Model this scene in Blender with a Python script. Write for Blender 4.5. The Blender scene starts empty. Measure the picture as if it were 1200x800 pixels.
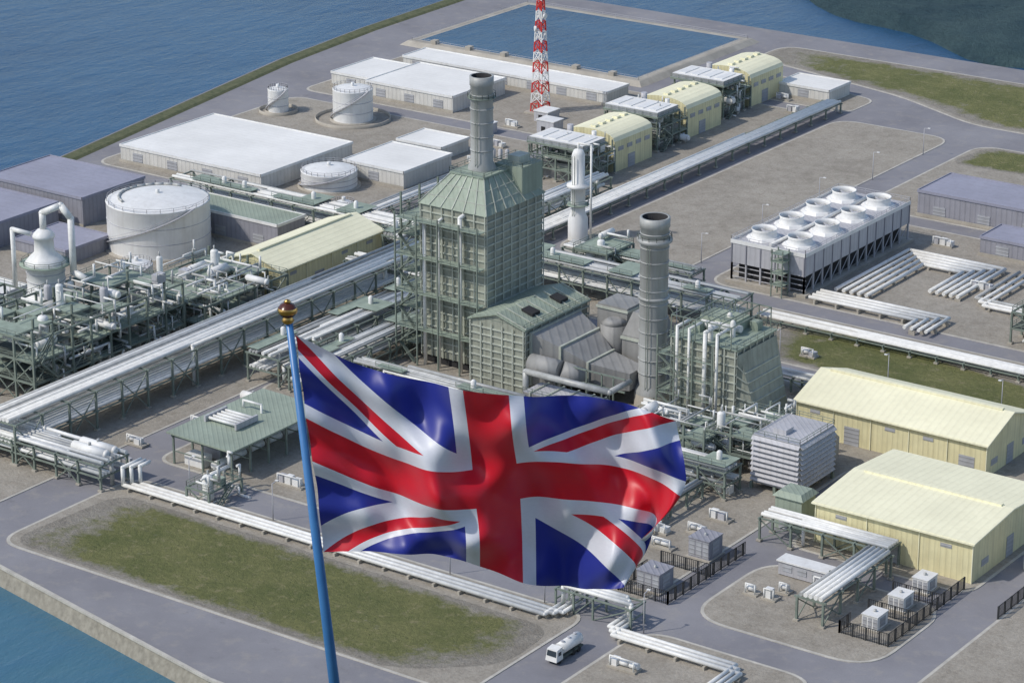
import bpy, math, random
from mathutils import Vector
random.seed(7)
scene=bpy.context.scene
# ------------------------------------------------------------------ materials
def lin(r,g,b):
    f=lambda c:(c/255/12.92) if c<=10 else ((c/255+.055)/1.055)**2.4
    return (f(r),f(g),f(b))
class NT:
    def __init__(s,name):
        s.m=bpy.data.materials.new(name); s.m.use_nodes=True
        s.t=s.m.node_tree; s.bs=s.t.nodes['Principled BSDF']; s.out=s.t.nodes['Material Output']
        s.tc=s.t.nodes.new('ShaderNodeTexCoord')
    def n(s,ty,**k):
        q=s.t.nodes.new(ty)
        for a,b in k.items(): setattr(q,a,b)
        return q
    def l(s,a,b): s.t.links.new(a,b)
    def math(s,op,a,b=None,c=None,clamp=False):
        q=s.n('ShaderNodeMath',operation=op); q.use_clamp=clamp
        for i,v in enumerate((a,b,c)):
            if v is None: continue
            if isinstance(v,(int,float)): q.inputs[i].default_value=v
            else: s.l(v,q.inputs[i])
        return q.outputs[0]
    def noise(s,scale,detail=5,rough=.6,vec=None,stretch=None):
        q=s.n('ShaderNodeTexNoise'); q.inputs['Scale'].default_value=scale
        q.inputs['Detail'].default_value=detail; q.inputs['Roughness'].default_value=rough
        v=vec or s.tc.outputs['Object']
        if stretch:
            mp=s.n('ShaderNodeMapping'); mp.inputs['Scale'].default_value=stretch; s.l(v,mp.inputs[0]); v=mp.outputs[0]
        s.l(v,q.inputs['Vector']); return q.outputs['Fac']
    def mix(s,fac,a,b,blend='MIX'):
        q=s.n('ShaderNodeMix',data_type='RGBA',blend_type=blend)
        if isinstance(fac,(int,float)): q.inputs[0].default_value=fac
        else: s.l(fac,q.inputs[0])
        for i,v in ((6,a),(7,b)):
            if isinstance(v,tuple): q.inputs[i].default_value=(*v,1)
            else: s.l(v,q.inputs[i])
        return q.outputs[2]
    def ramp(s,fac,lo,hi):
        q=s.n('ShaderNodeMapRange'); q.inputs[1].default_value=lo; q.inputs[2].default_value=hi
        s.l(fac,q.inputs[0]); return q.outputs[0]
    def bump(s,h,st,dist=.1):
        q=s.n('ShaderNodeBump'); q.inputs['Strength'].default_value=st; q.inputs['Distance'].default_value=dist
        s.l(h,q.inputs['Height']); s.l(q.outputs[0],s.bs.inputs['Normal'])
def sc(c,k): return tuple(min(1,x*k) for x in c)
def paint(name,col,rough=.6,var=.25,scale=.25,ribs=0,streak=.25,metal=0,axis='xy',rs=.2):
    t=NT(name)
    n1=t.ramp(t.noise(scale,6),.3,.7); c=t.mix(n1,sc(col,1-var),sc(col,1+var*.35))
    if streak:
        n2=t.ramp(t.noise(.9,4,.6,stretch=(1,1,.08)),.45,.75)
        c=t.mix(t.math('MULTIPLY',n2,streak),c,sc((col[0]*1.0,col[1]*.93,col[2]*.82),.55))
    if ribs:
        sp=t.n('ShaderNodeSeparateXYZ'); t.l(t.tc.outputs['Object'],sp.inputs[0])
        src={'xy':t.math('ADD',sp.outputs[0],sp.outputs[1]),'x':sp.outputs[0],'y':sp.outputs[1],'z':sp.outputs[2]}[axis]
        w=t.math('SINE',t.math('MULTIPLY',src,2*math.pi/ribs))
        h=t.math('POWER',t.math('MULTIPLY_ADD',w,.5,.5),4)
        t.bump(h,min(1,rs*2.5),.12)
        c=t.mix(t.math('MULTIPLY',h,rs),c,sc(col,.5))
    t.l(c,t.bs.inputs['Base Color']); t.bs.inputs['Roughness'].default_value=rough; t.bs.inputs['Metallic'].default_value=metal
    return t.m
M={}
M['white']=paint('white_paint',(.80,.80,.78),.5,.12)
M['roofwhite']=paint('white_roof_sheet',(.84,.83,.79),.7,.13,.06,ribs=2.0,streak=.12,axis='y',rs=.06)
M['wallwhite']=paint('white_wall_sheet',(.66,.65,.61),.6,.14,ribs=1.5)
M['wallgrey']=paint('grey_wall_sheet',lin(152,152,160),.6,.15,ribs=1.5)
M['roofgrey']=paint('violet_grey_roof',lin(154,155,170),.85,.14,.08,ribs=2.5,axis='y',rs=.07)
M['yellow']=paint('cream_wall_sheet',lin(228,220,176),.6,.15,ribs=1.2,rs=.16,streak=.35)
M['yroof']=paint('cream_roof_sheet',lin(243,239,207),.7,.12,.06,ribs=1.6,axis='x',streak=.16,rs=.1)
M['steel']=paint('green_grey_steel',lin(126,137,127),.6,.3,.5)
M['steeld']=paint('dark_steel',lin(84,92,87),.7,.3,.5)
M['deck']=paint('green_deck_grating',lin(150,164,150),.75,.28,.4)
M['panel']=paint('boiler_cladding',lin(158,162,149),.6,.28,.2,ribs=2.0,streak=.4)
M['panell']=paint('boiler_stiffeners',lin(184,189,177),.6,.25,.4)
M['groof']=paint('sage_roof_sheet',lin(155,167,151),.7,.22,.1,ribs=1.4,rs=.13)
M['pipe']=paint('pipe_lagging',(.80,.80,.77),.45,.18,.6,streak=.1)
M['pipeg']=paint('grey_pipe',(.46,.47,.46),.45,.25,.6,metal=.1)
M['duct']=paint('grey_duct_plate',lin(152,152,150),.6,.25,.15,ribs=3.0)
M['stack']=paint('stack_steel',lin(170,172,170),.5,.24,.12,metal=.05,streak=.4)
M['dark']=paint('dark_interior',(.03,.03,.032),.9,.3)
M['black']=paint('black_fence_steel',(.035,.037,.04),.6,.2)
M['concrete']=paint('concrete',lin(178,172,160),.85,.25,.15)
M['kerb']=paint('kerb_concrete',lin(192,188,178),.85,.25,.3)
M['red']=paint('red_paint',(.62,.03,.025),.5,.2)
M['ltgrey']=paint('light_grey_cladding',lin(186,186,190),.6,.16,.12,ribs=1.4,rs=.12)
M['louv']=paint('louvre_panel',lin(170,172,176),.6,.2,.3,ribs=.9,axis='z')
M['glass']=paint('dark_glass',(.03,.045,.06),.15,.1)
M['rubber']=paint('tyre_rubber',(.025,.025,.025),.8,.1)
def asphalt():
    t=NT('asphalt'); a=t.ramp(t.noise(.035,6,.65),.3,.7); b=t.noise(3.,3)
    c=t.mix(a,lin(124,123,128),lin(150,149,153)); c=t.mix(t.math('MULTIPLY',b,.35),c,lin(96,96,100))
    d=t.ramp(t.noise(.25,5,.7),.52,.75); c=t.mix(t.math('MULTIPLY',d,.45),c,lin(164,158,147))
    e=t.ramp(t.noise(.12,7,.8),.58,.68); c=t.mix(t.math('MULTIPLY',e,.35),c,lin(92,90,92))
    t.l(c,t.bs.inputs['Base Color']); t.bs.inputs['Roughness'].default_value=.9; t.bump(b,.3,.03); return t.m
def gravel_col(t):
    a=t.ramp(t.noise(.05,7,.7),.3,.72); b=t.ramp(t.noise(1.4,5,.75),.3,.7); g=t.ramp(t.noise(.3,6,.75),.35,.7)
    c=t.mix(a,lin(140,133,121),lin(176,169,156)); c=t.mix(t.math('MULTIPLY',b,.65),c,lin(108,102,93))
    c=t.mix(t.math('MULTIPLY',g,.4),c,lin(190,184,173))
    k=t.ramp(t.noise(.16,8,.8,stretch=(1,.5,1)),.58,.7); c=t.mix(t.math('MULTIPLY',k,.4),c,lin(112,108,96)); return c,b
def gravel():
    t=NT('gravel'); c,b=gravel_col(t)
    t.l(c,t.bs.inputs['Base Color']); t.bs.inputs['Roughness'].default_value=.95; t.bump(b,.6,.15); return t.m
def grassm():
    t=NT('grass'); c,b=gravel_col(t)
    a=t.ramp(t.noise(.09,6,.7),.35,.65); f=t.ramp(t.noise(.9,6,.8),.3,.7)
    g=t.mix(a,lin(108,114,62),lin(142,140,88)); g=t.mix(t.math('MULTIPLY',f,.65),g,lin(76,84,46))
    p=t.ramp(t.noise(.35,6,.75),.54,.7); g=t.mix(t.math('MULTIPLY',p,.7),g,lin(160,150,114))
    at=t.n('ShaderNodeAttribute',attribute_name='edge')
    e=t.math('MULTIPLY_ADD',at.outputs['Fac'],2.2,-.9)
    e=t.math('ADD',e,t.math('MULTIPLY_ADD',t.noise(.14,7,.75),5.,-2.5)); e=t.math('ADD',e,.35,clamp=True)
    c=t.mix(e,c,g)
    t.l(c,t.bs.inputs['Base Color']); t.bs.inputs['Roughness'].default_value=.95; t.bump(f,.9,.4); return t.m
def water(name,c1,c2,sc1=.004,wav=.12,rough=.22,spec=.35,shallow=None):
    t=NT(name); a=t.ramp(t.noise(sc1,5,.6),.35,.65)
    b=t.ramp(t.noise(wav,6,.7,stretch=(1,.45,1)),.3,.7)
    c=t.mix(a,c1,c2)
    if shallow:
        sp=t.n('ShaderNodeSeparateXYZ'); t.l(t.tc.outputs['Object'],sp.inputs[0]); c=t.mix(t.ramp(sp.outputs[1],-40,-160),c,shallow)
    c=t.mix(t.math('MULTIPLY',b,.35),c,sc(c2,1.5))
    t.l(c,t.bs.inputs['Base Color']); t.bs.inputs['Roughness'].default_value=rough
    t.bs.inputs['Specular IOR Level'].default_value=spec; t.bump(b,.6,.4); return t.m
M['asphalt']=asphalt(); M['gravel']=gravel(); M['grass']=grassm(); M['rock']=paint('stone_bank',lin(150,146,134),.95,.35,.8)
M['sea']=water('sea_water',lin(24,58,92),lin(42,82,114),shallow=lin(72,112,128),spec=.3); M['basin']=water('basin_water',lin(36,72,104),lin(48,88,120),.03,.35,spec=.3)
# ------------------------------------------------------------------ mesh builder
class MB:
    def __init__(s): s.v=[];s.f=[];s.mi=[];s.sm=[];s.mats=[]
    def mt(s,m):
        if m not in s.mats: s.mats.append(m)
        return s.mats.index(m)
    def face(s,idx,m,smooth=False): s.f.append(idx); s.mi.append(s.mt(m)); s.sm.append(smooth)
    def quad(s,pts,m): b=len(s.v); s.v+= [tuple(p) for p in pts]; s.face(tuple(range(b,b+len(pts))),m)
    def box(s,x0,x1,y0,y1,z0,z1,m,top=None):
        b=len(s.v)
        for z in (z0,z1): s.v+=[(x0,y0,z),(x1,y0,z),(x1,y1,z),(x0,y1,z)]
        s.face((b+3,b+2,b+1,b),m); s.face((b+4,b+5,b+6,b+7),top or m)
        for i in range(4):
            j=(i+1)%4; s.face((b+i,b+j,b+4+j,b+4+i),m)
    def hexa(s,lo,hi,m,top=None):
        b=len(s.v); s.v+=[tuple(p) for p in lo]+[tuple(p) for p in hi]; n=len(lo)
        s.face(tuple(range(b+n-1,b-1,-1)),m); s.face(tuple(range(b+n,b+2*n)),top or m)
        for i in range(n):
            j=(i+1)%n; s.face((b+i,b+j,b+n+j,b+n+i),m)
    def frame(s,p,q):
        d=(Vector(q)-Vector(p)); L=d.length or 1e-6; d/=L
        u=Vector((0,0,1)) if abs(d.z)<.9 else Vector((1,0,0))
        a=d.cross(u).normalized(); return d,a,a.cross(d)
    def beam(s,p,q,w,m,h=None):
        d,a,c=s.frame(p,q); h=h or w; b=len(s.v)
        for e in (Vector(p),Vector(q)):
            for i,j in ((-1,-1),(1,-1),(1,1),(-1,1)): s.v.append(tuple(e+a*(i*w/2)+c*(j*h/2)))
        s.face((b+3,b+2,b+1,b),m); s.face((b+4,b+5,b+6,b+7),m)
        for i in range(4):
            j=(i+1)%4; s.face((b+i,b+j,b+4+j,b+4+i),m)
    def cyl(s,p,q,r,m,n=12,r2=None,cap=True,capm=None):
        if r2 is None: r2=r
        d,a,c=s.frame(p,q); b=len(s.v)
        for e,rr in ((Vector(p),r),(Vector(q),r2)):
            for i in range(n):
                t=2*math.pi*i/n; s.v.append(tuple(e+(a*math.cos(t)+c*math.sin(t))*rr))
        for i in range(n):
            j=(i+1)%n; s.face((b+i,b+n+i,b+n+j,b+j),m,True)
        if cap: s.face(tuple(range(b,b+n)),capm or m); s.face(tuple(range(b+2*n-1,b+n-1,-1)),capm or m)
    def rev(s,c,prof,m,n=32):
        b=len(s.v)
        for r,z in prof:
            for i in range(n):
                t=2*math.pi*i/n; s.v.append((c[0]+r*math.cos(t),c[1]+r*math.sin(t),c[2]+z))
        for k in range(len(prof)-1):
            mm=m[k] if isinstance(m,list) else m
            for i in range(n):
                j=(i+1)%n; s.face((b+k*n+i,b+k*n+j,b+(k+1)*n+j,b+(k+1)*n+i),mm,True)
    def pipe(s,pts,r,m,n=10):
        for i in range(len(pts)-1): s.cyl(pts[i],pts[i+1],r,m,n)
        for p in pts[1:-1]: s.rev((p[0],p[1],p[2]-r*1.04),[(0.01,0),(r*.8,r*.4),(r*1.06,r*1.04),(r*.8,r*1.68),(.01,r*2.08)],m,8)
    def rail(s,pts,m,h=1.1,step=2.5,w=.09,closed=False):
        if closed: pts=pts+[pts[0]]
        for a,b in zip(pts,pts[1:]):
            a=Vector(a);b=Vector(b);L=(b-a).length;k=max(1,int(L/step))
            for z in (h,h*.5): s.beam(a+Vector((0,0,z)),b+Vector((0,0,z)),w,m)
            for i in range(k+1): p=a.lerp(b,i/k); s.beam(p,p+Vector((0,0,h)),w,m)
    def ladder(s,x,y,z0,z1,m):
        for d in (-.3,.3): s.beam((x+d,y,z0),(x+d,y,z1),.1,m)
    def obj(s,name,parent=None):
        me=bpy.data.meshes.new(name); me.from_pydata(s.v,[],s.f)
        for m in s.mats: me.materials.append(M[m] if isinstance(m,str) else m)
        me.polygons.foreach_set('material_index',s.mi); me.polygons.foreach_set('use_smooth',s.sm); me.update()
        o=bpy.data.objects.new(name,me); scene.collection.objects.link(o)
        if parent: o.parent=parent
        return o
def area(p): return sum(p[i][0]*p[(i+1)%len(p)][1]-p[(i+1)%len(p)][0]*p[i][1] for i in range(len(p)))
def offset(pts,d):
    out=[];n=len(pts)
    for i in range(n):
        p=Vector(pts[i]);a=(p-Vector(pts[i-1])).normalized();b=(Vector(pts[(i+1)%n])-p).normalized()
        na=Vector((-a.y,a.x));nb=Vector((-b.y,b.x)); k=(na+nb); k=k/max(.3,(1+na.dot(nb)))
        out.append(tuple(p+k*d))
    return out
def rpoly(pts,r,seg=7):
    out=[];n=len(pts)
    for i in range(n):
        p=Vector(pts[i]);a=Vector(pts[i-1])-p;b=Vector(pts[(i+1)%n])-p
        ra=min(r,a.length*.48);rb=min(r,b.length*.48);A=p+a.normalized()*ra;B=p+b.normalized()*rb
        for k in range(seg+1):
            t=k/seg; q=A*(1-t)**2+p*2*t*(1-t)+B*t*t; out.append((q.x,q.y))
    return out
# ------------------------------------------------------------------ ground, water
b=MB(); b.quad([(-20000,-20000,-3),(20000,-20000,-3),(20000,20000,-3),(-20000,20000,-3)],'sea'); b.obj('sea')
land=[(-186,-160),(-8,-160),(58,-173),(520,-193),(620,300),(-224,300),(-221,222),(-216,172),(-194,46),(-190,0)]
b=MB(); n=len(land); o2=offset(land,-1.6)
b.quad([(*p,0) for p in land],'asphalt')
for i in range(n):
    j=(i+1)%n; b.quad([(*o2[i],-3.6),(*o2[j],-3.6),(*land[j],0),(*land[i],0)],'rock')
for i in (0,1,2):
    p,q=land[i],land[i+1]; b.beam((*p,.2),(*q,.2),.7,'kerb',.5)
b.obj('ground')
def R(x0,x1,y0,y1): return [(x0,y0),(x1,y0),(x1,y1),(x0,y1)]
plots=[
 (R(-16,98,-152,-112),6),([(109,-162),(146,-162),(146,-111),(109,-111)],7),
 (R(-183,-29,-150,44),8),
 ([(-19,-103),(103,-103),(103,-22),(111,-22),(111,-64),(151,-64),(151,15),(-28,15),(-28,-60),(-19,-60)],5),
 (R(112,151,-102,-71),9),(R(160,330,-160,15),9),
 (R(-28,330,24,56),5),(R(14,330,63,134),7),(R(14,330,141,214),8),(R(-33,5,63,215),8),
 (R(-80,-46,63,216),5),(R(-183,-88,52,141),6),(R(-186,-88,148,206),5),
 ([(-94,222),(-34,222),(-34,240),(-94,254)],5),([(-92,284),(-92,264),(-30,248),(2,232),(330,226),(330,284)],8)]
b=MB()
for p,r in plots:
    if area(p)<0: p=p[::-1]
    P=rpoly(p,r); b.hexa([(x,y,.004) for x,y in P],[(x,y,.13) for x,y in P],'kerb')
    Q=rpoly(offset(p,.6),r*.93); b.quad([(x,y,.137) for x,y in Q],'gravel')
b.obj('gravel_plots')
def grass(pts,name='grass',r=6,z=.145):
    if area(pts)<0: pts=pts[::-1]
    P=rpoly(pts,r,5); cx=sum(p[0] for p in P)/len(P); cy=sum(p[1] for p in P)/len(P)
    vs=[];fs=[];ed=[];n=len(P)
    for k,e in ((1.0,0),(.8,.75),(.55,1)):
        for x,y in P: vs.append((cx+(x-cx)*k,cy+(y-cy)*k,z)); ed.append(e)
    for k in range(2):
        for i in range(n):
            j=(i+1)%n; fs.append((k*n+i,k*n+j,(k+1)*n+j,(k+1)*n+i))
    fs.append(tuple(range(2*n,3*n)))
    me=bpy.data.meshes.new(name); me.from_pydata(vs,[],fs); me.materials.append(M['grass'])
    at=me.attributes.new('edge','FLOAT','POINT'); at.data.foreach_set('value',ed)
    o=bpy.data.objects.new(name,me); scene.collection.objects.link(o)
grass([(-14,-150.5),(-12,-120.5),(40,-120.5),(96,-121),(97,-138),(82,-151),(40,-151)])
grass([(44,38),(52,53),(112,43.5),(150,38),(150,25.5),(100,25),(52,26)])
grass([(15,192),(17,213),(42,212),(66,195)])
grass([(-90,283),(-90,265),(-28,249),(4,234),(200,228),(200,283)])
b=MB()
for (x0,y0),(x1,y1) in zip([(-188.5,0),(-192.5,46),(-214.4,172),(-219.5,222)],[(-192.5,46),(-214.4,172),(-219.5,222),(-222.5,299)]):
    b.hexa([(x0,y0,.01),(x0+5,y0,.01),(x1+5,y1,.01),(x1,y1,.01)],[(x0+.5,y0,.7),(x0+4,y0,.5),(x1+4,y1,.5),(x1+.5,y1,.7)],'verge')
tv=NT('verge_grass'); f=tv.ramp(tv.noise(.5,6,.8),.3,.7); tv.l(tv.mix(f,lin(62,74,48),lin(112,112,82)),tv.bs.inputs['Base Color']); tv.bs.inputs['Roughness'].default_value=.95; M['verge']=tv.m
b.obj('grass_verge')
th=NT('far_shore_scrub'); f=th.ramp(th.noise(.03,8,.75),.35,.65); g=th.ramp(th.noise(.3,6,.8),.3,.7)
c=th.mix(f,lin(40,78,92),lin(92,120,122)); c=th.mix(th.math('MULTIPLY',g,.5),c,lin(36,66,74)); th.l(c,th.bs.inputs['Base Color']); th.bs.inputs['Roughness'].default_value=.95; th.bump(g,1,2); M['far']=th.m
b=MB(); rnd=random.Random(4); nx,ny=88,52
for j in range(ny):
    for i in range(nx):
        x=-150+i*11; y=318+j*8+7*math.sin(x*.03)+5*math.sin(x*.083+1)+max(0,-30-x)*.35
        h=-4 if j==0 else (.8+(1-math.exp(-j*.2))*15*(.5+.3*math.sin(x*.021+j*.25)+.2*math.sin(x*.07-j*.4))*min(1,max(.05,(x+130)/140))+rnd.uniform(-.9,.9))
        if i in (0,nx-1) or j==ny-1: h=-4
        b.v.append((x,y,h))
for j in range(ny-1):
    for i in range(nx-1): b.face((j*nx+i,j*nx+i+1,(j+1)*nx+i+1,(j+1)*nx+i),'far',True)
b.obj('hills')
b=MB(); x0,x1,y0,y1=-191,-106,216,278
b.hexa([(x0-5,y0-5,.01),(x1+5,y0-5,.01),(x1+5,y1+5,.01),(x0-5,y1+5,.01)],[(x0-3,y0-3,1.4),(x1+3,y0-3,1.4),(x1+3,y1+3,1.4),(x0-3,y1+3,1.4)],'concrete')
b.quad([(x0,y0,1.404),(x1,y0,1.404),(x1,y1,1.404),(x0,y1,1.404)],'basin')
b.rail([(x0-2,y0-2,1.4),(x1+2,y0-2,1.4),(x1+2,y1+2,1.4),(x0-2,y1+2,1.4)],'ltgrey',closed=True,step=5,w=.07)
for i in range(6): b.box(x0+6+i*14,x0+8+i*14,y0-2.6,y0-.4,1.41,2.6,'concrete')
b.obj('reservoir')
# ------------------------------------------------------------------ buildings
def flat_warehouse(name,x0,x1,y0,y1,h,wall='wallwhite',roof='roofwhite',doors=True):
    b=MB(); b.box(x0,x1,y0,y1,0,h,wall,roof); tr='white' if roof!='roofgrey' else 'roofgrey'
    b.box(x0-.2,x1+.2,y0-.25,y0-.003,h-.5,h+.25,tr); b.box(x1+.003,x1+.25,y0-.25,y1+.25,h-.5,h+.25,tr)
    b.box(x0-.25,x0-.003,y0,y1,h-.5,h+.25,tr); b.box(x0-.2,x1,y1+.003,y1+.25,h-.5,h+.25,tr)
    b.box(x0-.3,x1+.3,y0-.4,y0-.26,.14,.9,'concrete')
    if doors:
        k=int((x1-x0)/11)
        for i in range(k):
            cx=x0+(i+.5)*(x1-x0)/k; b.box(cx-1.8,cx+1.8,y0-.12,y0-.01,.15,min(h-.9,3.4),'louv')
    b.obj(name)
flat_warehouse('white_warehouse',-177,-125,57,97,5)
flat_warehouse('white_warehouse',-181,-165.5,157,178,4.6)
flat_warehouse('white_warehouse',-164,-131,153,180,5.2)
flat_warehouse('white_warehouse',-176,-98,187,199,4.2)
flat_warehouse('white_warehouse',-116,-95,82,104,5)
flat_warehouse('white_warehouse',-119,-103,110,123,4)
flat_warehouse('white_warehouse',-62,-44,228,241,4.2)
flat_warehouse('white_warehouse',-138,-112,-70,-46,4.5)
flat_warehouse('grey_warehouse',31,96,143,162,7,'wallgrey','roofgrey')
flat_warehouse('grey_warehouse',60,110,122,134,5,'wallgrey','roofgrey')
flat_warehouse('grey_warehouse',-178,-143,6,30,8,'wallgrey','roofgrey')
flat_warehouse('grey_warehouse',-180,-148,-24,2,7,'wallgrey','roofgrey')
flat_warehouse('grey_warehouse',-142,-124,-20,-4,4,'wallgrey','roofgrey')
flat_warehouse('sage_roof_shed',-127,-88,20,31,7,'wallgrey','groof')
def gable(name,x0,x1,y0,y1,e,r,axis='x',wall='yellow',roof='yroof',vent=True):
    b=MB()
    f=(lambda a,c,z:(a,c,z)) if axis=='x' else (lambda a,c,z:(c,a,z))
    a0,a1,c0,c1=(x0,x1,y0,y1) if axis=='x' else (y0,y1,x0,x1); cm=(c0+c1)/2; o=.6
    b.box(x0,x1,y0,y1,0,e,wall)
    for a in (a0,a1): b.quad([f(a,c0,e),f(a,c1,e),f(a,cm,r)],wall)
    sl=(r-e)/(cm-c0)
    for cc,sg in ((c0,-1),(c1,1)):
        lo=[f(a0-o,cc+sg*o,e-sl*o+.02),f(a1+o,cc+sg*o,e-sl*o+.02),f(a1+o,cm,r+.02),f(a0-o,cm,r+.02)]
        b.hexa(lo,[(p[0],p[1],p[2]+.3) for p in lo],roof)
        b.beam(f(a0-o,cc+sg*(o+.15),e-sl*o+.1),f(a1+o,cc+sg*(o+.15),e-sl*o+.1),.28,'yroof')
    if vent: b.beam(f(a0+2,cm,r+.45),f(a1-2,cm,r+.45),1.0,roof,.4)
    L=a1-a0;k=max(2,int(L/9))
    for i in range(k):
        a=a0+(i+.5)*L/k
        for s_,cc in ((-1,c0),(1,c1)):
            if i%3==1:
                p,q=f(a-1.8,cc+s_*.08,0),f(a+1.8,cc+s_*.01,0); b.box(min(p[0],q[0]),max(p[0],q[0]),min(p[1],q[1]),max(p[1],q[1]),.14,4.2,'louv')
            else:
                p,q=f(a-1.2,cc+s_*.08,0),f(a+1.2,cc+s_*.01,0); b.box(min(p[0],q[0]),max(p[0],q[0]),min(p[1],q[1]),max(p[1],q[1]),e-2.2,e-1.4,'louv')
    for i in range(k+1):
        a=a0+i*L/k
        for s_,cc in ((-1,c0),(1,c1)): b.beam(f(a,cc+s_*.12,.1),f(a,cc+s_*.12,e-.2),.16,'yroof')
    for i in range(3):
        c=c0+(i+.5)*(c1-c0)/3
        for a,s_ in ((a0,-1),(a1,1)):
            p,q=f(a+s_*.08,c-1.5,0),f(a+s_*.01,c+1.5,0)
            z0,z1=(.14,4.5) if i==1 else (2.2,3.6)
            b.box(min(p[0],q[0]),max(p[0],q[0]),min(p[1],q[1]),max(p[1],q[1]),z0,z1,'louv')
    b.obj(name)
gable('cream_warehouse',-79,-62,-10,30,8,10.8,'y')
gable('cream_warehouse',83,128,-11,11,7.6,11.2,'x')
gable('cream_warehouse',115,149,-59,-27,8.4,9.8,'x')
# ------------------------------------------------------------------ tanks
def tank(name,c,r,h,dome=1.0,ring=True,spiral=True):
    b=MB(); pr=[(r,.1),(r,h),(r*1.01,h+.15),(r*.97,h+.2)]
    for i in range(1,8):
        t=i/8; pr.append((r*.97*(1-t),h+.2+dome*(1-(1-t)**2)))
    pr.append((.01,h+.2+dome)); b.rev((*c,0),pr,'white',40)
    for z in (h*.33,h*.66): b.rev((*c,0),[(r+.01,z-.1),(r+.12,z),(r+.01,z+.1)],'ltgrey',40)
    b.rev((*c,0),[(r+1,.05),(r+1,.4),(r-.1,.4)],'concrete',32)
    if spiral:
        pp=[]
        for i in range(19):
            t=math.radians(-150+i*8); pp.append((c[0]+(r+.5)*math.cos(t),c[1]+(r+.5)*math.sin(t),.4+h*i/18))
        for p,q in zip(pp,pp[1:]): b.beam(p,q,.7,'ltgrey',.2); b.beam((p[0],p[1],p[2]+1),(q[0],q[1],q[2]+1),.1,'ltgrey')
    pts=[(c[0]+(r-.2)*math.cos(2*math.pi*i/24),c[1]+(r-.2)*math.sin(2*math.pi*i/24),h+.15) for i in range(24)]
    b.rail(pts,'ltgrey',closed=True,step=4,w=.07)
    b.cyl((c[0],c[1],h+dome),(c[0],c[1],h+dome+1.2),.5,'white')
    if r>8:
        arc=[(c[0]+r*.75*math.cos(t),c[1]+r*.75*math.sin(t),h+.2+dome*.6) for t in [math.radians(a) for a in range(95,250,14)]]
        b.pipe(arc,.35,'pipeg')
    if ring: b.rev((*c,0),[(r*1.9,.1),(r*1.9,1.1),(r*1.86,1.1),(r*1.86,.1)],'concrete',40)
    b.obj(name)
tank('storage_tank',(-116,6),13.3,12.5,1.6,False)
tank('storage_tank',(-151,130),6,9.5,.8)
tank('storage_tank',(-175,124),3.1,7,.4)
tank('storage_tank',(-114,73),7.8,4.5,1.2,False)
tank('storage_tank',(-98,-22),4,6,.8,False)
tank('storage_tank',(-92,52),3,4,.8,False,False)
# ------------------------------------------------------------------ radio mast
b=MB(); mx,my,H=-110,169,44; seg=14
for k in range(seg):
    z0=H*k/seg;z1=H*(k+1)/seg;w0=1.7*(1-k/seg)+.4;w1=1.7*(1-(k+1)/seg)+.4; m='red' if k%2==0 else 'white'
    cs=[(-1,-1),(1,-1),(1,1),(-1,1)]
    for i in range(4):
        p=cs[i];q=cs[(i+1)%4]
        b.beam((mx+p[0]*w0,my+p[1]*w0,z0),(mx+p[0]*w1,my+p[1]*w1,z1),.3,m)
        b.beam((mx+p[0]*w0,my+p[1]*w0,z0),(mx+q[0]*w1,my+q[1]*w1,z1),.18,m)
        b.beam((mx+q[0]*w0,my+q[1]*w0,z0),(mx+p[0]*w1,my+p[1]*w1,z1),.18,m)
        b.beam((mx+p[0]*w1,my+p[1]*w1,z1),(mx+q[0]*w1,my+q[1]*w1,z1),.2,m)
b.cyl((mx,my,H),(mx,my,H+6),.15,'white')
for z,a in ((30,0),(34,2),(26,4)): b.cyl((mx+math.cos(a)*1.2,my+math.sin(a)*1.2,z),(mx+math.cos(a)*1.9,my+math.sin(a)*1.9,z),.8,'white',14)
b.box(mx-3.5,mx+3.5,my-3.5,my+3.5,.1,.6,'concrete')
b.obj('radio_mast')
for (x,y,w,d,h) in ((-106,160,5,6,3.2),(-98,150,6,5,4),(-112,140,4,4,3)):
    b=MB(); b.box(x,x+w,y,y+d,0,h,'ltgrey','white'); b.box(x+1.6,x+3,y-.1,y-.01,.15,2.3,'dark'); b.box(x-.2,x+w+.2,y-.2,y+d+.2,h,h+.25,'white'); b.obj('equipment_cabin')
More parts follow.
